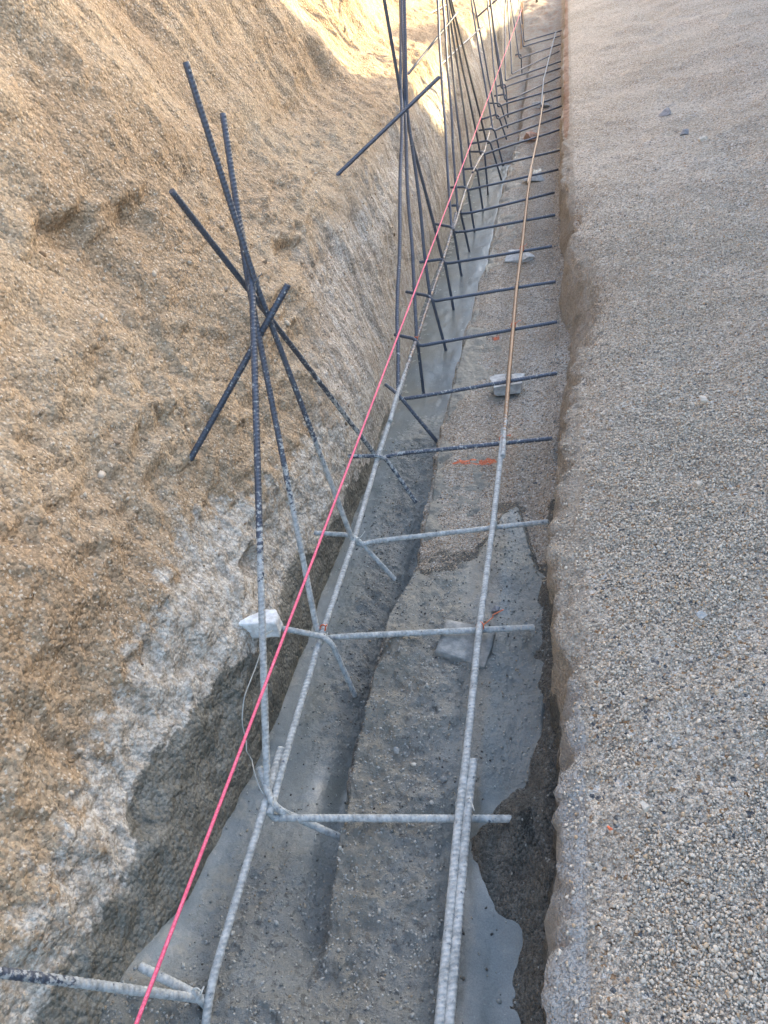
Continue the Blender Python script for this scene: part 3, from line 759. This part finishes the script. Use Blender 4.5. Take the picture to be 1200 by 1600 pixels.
# bracing bars driven into the bank
ST = [((-1.02, 1.56, .43), (-.715, 1.83, .806), 'dark brace bar sticking out of the near bank behind the first bundle', .45, .12),
      ((-1.045, 3.44, .640), (-.591, 4.05, .904), 'blue-grey brace bar crossing the second bundle of tall bars', .0, 0),
      ((-1.01, 5.42, .725), (-.722, 6.1, .972), 'brace bar over the sunlit bank just right of the second bundle', .2, 0),
      ((-.95, 6.48, .61), (-.738, 8.1, .666), 'thin brace bar on the sunlit bank above the dark round shadow', .6, 0),
      ((-.91, 9.08, .63), (-.662, 9.2, .77), 'small brace bar near the fourth bundle at the top border', .6, 0),
      ((-1.20, 7.98, .83), (-1.054, 9.0, .833), 'farthest thin brace bar at the top border beside the third bundle', .7, 0)]
for i, (a, b_, lab, ru, ce) in enumerate(ST):
    a = np.array(a); b_ = np.array(b_); 
    o = bar_mesh('brace_bar', [a, b_], rad=.0085, ribs=i < 2, sides=10 if i < 2 else 6, rust=lambda V, r=ru: r*.62+0*V[:, 0], cement=lambda V, r=ce: r+0*V[:, 0])
    tagset(o, lab, 'brace bar', 'brace bars driven into the bank')

# long bars running along the trench, under the cross legs, with laps
def zsh(pts, dz=-.016): return [(x, y, z+dz-.016) for x, y, z in pts]
LL1 = [(-.644, .33, -.06), (-.656, .443, .006), (-.658, .62, .016), (-.662, .832, .018), (-.668, .93, .018), (-.668, .965, .018)]
LL2 = [(-.646, .80, .012), (-.655, 1.0, .014), (-.661, 1.307, .016), (-.657, 1.71, .016), (-.669, 2.196, .016), (-.67, 2.58, .016), (-.672, 2.95, .016)]
LL3 = [(-.664, 2.40, .026), (-.670, 2.58, .028), (-.672, 3.101, .016), (-.674, 3.582, .016), (-.672, 4.082, .016), (-.679, 4.604, .016), (-.690, 4.9, .016)]
LL4 = [(-.668, 4.55, .022), (-.679, 5.404, .016), (-.665, 5.917, .016), (-.655, 6.2, .016)]
LL5 = [(-.668, 5.75, .026), (-.632, 6.37, .016), (-.641, 6.797, .016), (-.641, 7.366, .016)]
rust_far = lambda V: .1+.95*sstep(2.0, 2.8, V[:, 1])
labs = ['pale cement-coated lower bar on the left, nearest length, running to the bottom joint', 'cement-coated left long bar from the first joint to the fifth joint',
        'tan rusty left long bar beside the smooth blue-grey concrete, before the dark dry part', 'short tan left long bar past the ninth cross leg', 'last pale length of the left long bar near the far hooks']
longs = []
for i, (pts, lab) in enumerate(zip((LL1, LL2, LL3, LL4, LL5), labs)):
    o = bar_mesh('long_bar', pts, rad=.0080, cement=lambda V: .30+1.0*(1-sstep(2.2, 3.2, V[:, 1])), rust=lambda V: .45*rust_far(V), ribs=i < 3, bend=.05, sides=10 if i < 3 else 6)
    tagset(o, lab, 'rebar', 'long bars running along the trench'); longs.append(o)
RR1 = [(-.216, .30, .016), (-.219, .453, .016), (-.229, .831, .016), (-.222, .972, .016)]
RR2 = [(-.198, .30, .018), (-.202, .455, .018), (-.2125, .832, .018), (-.2185, .966, .020), (-.232, 1.359, .018), (-.23, 1.794, .018), (-.231, 2.255, .018), (-.236, 2.75, .018)]
RR3 = [(-.222, 2.15, .026), (-.234, 2.706, .024), (-.242, 3.185, .018), (-.249, 3.616, .018), (-.247, 4.138, .018), (-.253, 5.173, .018), (-.247, 5.7, .018)]
RR4 = [(-.262, 5.35, .018), (-.232, 6.583, .018), (-.217, 8.165, .018)]
RR5 = [(-.232, 7.7, .025), (-.24, 9.0, .018), (-.15, 12.4, .018)]
# swap: the long strand of the pair is the left one in the photo
RR1 = [(-.203, .30, .016), (-.206, .453, .016), (-.2135, .831, .016), (-.2125, .972, .016)]
RR2 = [(-.219, .30, .018), (-.2225, .455, .018), (-.2305, .832, .018), (-.229, .966, .020), (-.234, 1.359, .018), (-.23, 1.794, .018), (-.231, 2.255, .018), (-.232, 2.36, .018)]
labs = ['short cement-coated lap bar beside the right long bar at the bottom', 'cement-coated right long bar from the bottom border to the orange tie',
        'rusty orange-brown right long bar over the dry gravel bench', 'thin tan right long bar past the brick chunk', 'farthest bluish right long bar fading toward the trench end']
for i, (pts, lab) in enumerate(zip((RR1, RR2, RR3, RR4, RR5), labs)):
    o = bar_mesh('long_bar', pts, rad=.0086 if i < 2 else .0080, cement=lambda V: 1.3*(1-sstep(2.0, 2.6, V[:, 1])), rust=(lambda V: 0*V[:, 0]) if i == 4 else (lambda V: .1+.95*sstep(1.9, 2.4, V[:, 1])), ribs=i < 3, bend=.05, sides=10 if i < 3 else 6)
    tagset(o, lab, 'rebar', 'long bars running along the trench'); longs.append(o)
# ties on the long bars
for i, (li, y) in enumerate([(1, 1.31), (1, 1.72), (1, 2.2), (2, 2.6), (2, 3.09), (2, 3.58), (2, 4.08), (3, 4.6), (3, 5.42), (0, .82)]):
    x = np.interp(y, [p[1] for p in LL1+LL2[1:]+LL3[2:]+LL4[1:]], [p[0] for p in LL1+LL2[1:]+LL3[2:]+LL4[1:]])
    tie_loop(longs[li], (x, y, .012), .0125, M_WIREC if y < 2.4 else M_WIRE, .03, i)
for i, (li, y, mt) in enumerate([(6, .86, M_WIREC), (6, 1.375, M_ORANGE), (6, 1.80, M_WIREC), (6, 2.275, M_ORANGE), (7, 2.73, M_WIRE), (7, 3.20, M_ORANGE), (7, 3.67, M_WIRE), (7, 4.16, M_ORANGE), (7, 4.68, M_WIRE)]):
    x = np.interp(y, [p[1] for p in RR2+RR3[2:]], [p[0] for p in RR2+RR3[2:]])
    tie_loop(longs[li], (x, y, .012), .0125, mt, .03 if i != 1 else .06, 30+i)
for y, li in ((1.33, 1), (3.09, 2)):
    tie_loop(longs[li], (-.660 if y < 2 else -.672, y+.012, .022), .010, M_ORANGE, .01, int(y*10))

# loose curly wire hanging on the nearest tall bar
wp = [(-.775, 1.345, .03), (-.74, 1.19, .165), (-.74, 1.10, .15), (-.742, 1.01, .146), (-.742, .965, .112), (-.738, .946, .06), (-.732, .925, .058), (-.736, .934, .02), (-.728, .925, .02), (-.70, .88, .05), (-.675, .84, .03), (-.60, .81, .0)]
o = bar_mesh('loose_wire', wp, rad=.0013, ribs=False, sides=5, bend=.02, mat=M_WIREC)
tagset(o, 'thin curly pale wire hanging beside the nearest tall bar', 'wire')

# ------------------------------------------------------------------ string line
pts = [(-.596+.003*t, .2+12.2*t, .35-.10*t*(1-t)*.12) for t in np.linspace(0, 1, 30)]
o = bar_mesh('string_line', pts, rad=.0030, ribs=False, sides=8, bend=.01, mat=M_STRING)
tagset(o, 'taut bright pink string stretched along the left side of the trench', 'string')
o = bar_mesh('stake', [(-.594, 12.45, -.1), (-.594, 12.42, .42)], rad=.014, ribs=False, sides=7, bend=.01, mat=M_WOOD)
tagset(o, 'small wooden stake holding the far end of the pink string', 'stake')
o = bar_mesh('stake', [(-.60, 11.85, -.05), (-.575, 11.9, .22)], rad=.012, ribs=False, sides=6, bend=.01, mat=M_WOOD)
tagset(o, 'short orange-brown stake beside the farthest cross legs', 'stake')
o = bar_mesh('post', [(-.49, 15.4, -.05), (-.50, 15.4, .9)], rad=.022, ribs=False, sides=8, bend=.01, mat=M_DWOOD)
tagset(o, 'small dark post on the sunlit ground beyond the trench end', 'post')

# ------------------------------------------------------------------ spacer chunks and stones
def rock(name, loc, size, mat, seed=0, rotz=0, boxy=.5, lab=None, cat='stone', group=None, tilt=(0, 0), cuts=5, chips=9, chipr=(.5, .9)):
    """broken block: rounded box grid pushed about by noise, chips knocked off the corners"""
    r = np.random.RandomState(seed)
    n = cuts*2; vs = {}; V = []; F = []
    def vid(p):
        k = tuple(np.round(p, 5))
        if k not in vs: vs[k] = len(V); V.append(p)
        return vs[k]
    g = np.linspace(-1, 1, n+1)
    for ax in range(3):
        for sg in (-1, 1):
            for i in range(n):
                for j in range(n):
                    q = []
                    for (a, b_) in ((i, j), (i+1, j), (i+1, j+1), (i, j+1)):
                        p = np.zeros(3); p[ax] = sg; p[(ax+1) % 3] = g[a]; p[(ax+2) % 3] = g[b_]; q.append(vid(p))
                    F.append(q if sg > 0 else q[::-1])
    V = np.array(V)
    sph = V/np.linalg.norm(V, axis=1, keepdims=True)*1.2
    P = V*boxy+sph*(1-boxy)
    for _ in range(chips):                                # plane chips
        nrm = r.randn(3); nrm /= np.linalg.norm(nrm); dd = r.uniform(*chipr)
        s = P@nrm-dd; P = P-np.clip(s, 0, None)[:, None]*nrm
    nn = sph/1.2
    P = P+nn*(.10*fbm(P[:, 0]*1.7+seed, P[:, 1]*1.7, P[:, 2]*1.7, 3)+.03*fbm(P[:, 0]*7, P[:, 1]*7, P[:, 2]*7+seed, 2))[:, None]
    P = P*np.array(size)/2
    me = bpy.data.meshes.new(name); me.from_pydata(P.tolist(), [], F); me.update()
    me.polygons.foreach_set('use_smooth', [chips < 5]*len(F))
    me.materials.append(mat)
    o = bpy.data.objects.new(name, me); C.objects.link(o)
    o.location = loc; o.rotation_euler = (tilt[0], tilt[1], rotz)
    if lab: tagset(o, lab, cat, group)
    return o
GS = 'concrete chunks holding up the right long bar'
rock('spacer_block', (-.800, 1.272, .110), (.110, .05, .055), M_WHITE, 3, .1, .93, 'white concrete block against the bank behind the nearest tall bar', 'spacer block', chips=3, chipr=(.85, 1.1))
rock('slab', (-.275, 1.350, -.040), (.14, .125, .044), M_WETST, 5, -.15, .93, 'flat cement-smeared slab under the right long bar in the wet concrete', 'spacer block', GS, (.05, .10), chips=3, chipr=(.9, 1.1))
rock('concrete_chunk', (-.235, 2.79, -.060), (.16, .11, .070), M_STONE, 8, .25, .85, 'largest pale chunk on dry gravel under the right long bar', 'spacer block', GS)
rock('concrete_chunk', (-.262, 4.235, -.060), (.155, .11, .055), M_STONE, 9, -.2, .8, 'white chunk under the right long bar at the eighth cross leg', 'spacer block', GS)
rock('brick_chunk', (-.285, 6.9, -.04), (.12, .10, .09), M_BRICK, 12, .4, .9, 'reddish brick piece beside the right long bar', 'spacer block', GS)
rock('concrete_chunk', (-.23, 5.75, -.062), (.16, .10, .04), M_STONE, 14, .1, .6, 'flat pale chunk under the right long bar farther off, nearer than the brick', 'spacer block', GS)
rock('concrete_chunk', (-.25, 8.15, -.05), (.16, .14, .06), M_STONE, 15, .1, .6, 'faint pale chunk beyond the brick piece, the farthest spacer', 'spacer block', GS)
SS = [(-.365, 1.159, -.045, .020, M_STONE, 'pale pebble on the wet bench between the first two cross legs'),
      (-.432, 1.165, -.045, .013, M_STONE, 'small pale pebble left of the larger pale pebble on the wet bench'),
      (-.405, 1.02, -.040, .014, M_WETST, 'grey pebble on the muddy bench above the nearest cross leg'),
      (-.36, .985, -.040, .012, M_TANST, 'tan pebble on the muddy bench above the nearest cross leg'),
      (-.285, .955, -.045, .014, M_WETST, 'grey pebble just left of the lap of the right long bar'),
      (-.205, 1.50, -.045, .022, M_DARKST, 'dark lump on the wet concrete right of the right long bar'),
      (.586, 5.376, .335, .085, M_DARKST, 'blue-grey flat stone, highest of the dark stones on the gravel slope'),
      (.638, 4.843, .34, .05, M_DARKST, 'smaller dark stone below the blue-grey stone on the slope'),
      (.702, 4.631, .345, .045, M_TANST, 'pale tan stone right of the two dark stones on the slope'),
      (.117, .722, .300, .014, M_TANST, 'rounded tan pebble on the near gravel by the trench lip'),
      (.060, .682, .293, .007, M_ORANGE, 'tiny orange pebble on the near trench lip'),
      (.26, 1.155, .308, .017, M_STONE, 'light grey pebble on the gravel near the right border'),
      (.37, 2.0, .31, .022, M_TANST, 'brown-grey stone on the gravel at mid height near the right border'),
      (.305, 1.6, .31, .016, M_TANST, 'tan pebble among the gravel, between the two larger stones')]
for i, (x, y, z, s, mt, lab) in enumerate(SS):
    rock('stone', (x, y, z), (s*1.3, s, s*.7), mt, 20+i, i*.9, .3, lab, 'stone', cuts=3)
# end offcut of rebar poking from the wet concrete, and short buried tips by the right wall
o = bar_mesh('rebar_offcut', [(-.118, 1.435, -.045), (-.113, 1.405, -.005)], rad=.006, cement=lambda V: 1.2+0*V[:, 0]); tagset(o, 'short pale rebar tip standing by the second cross leg end', 'rebar offcut')
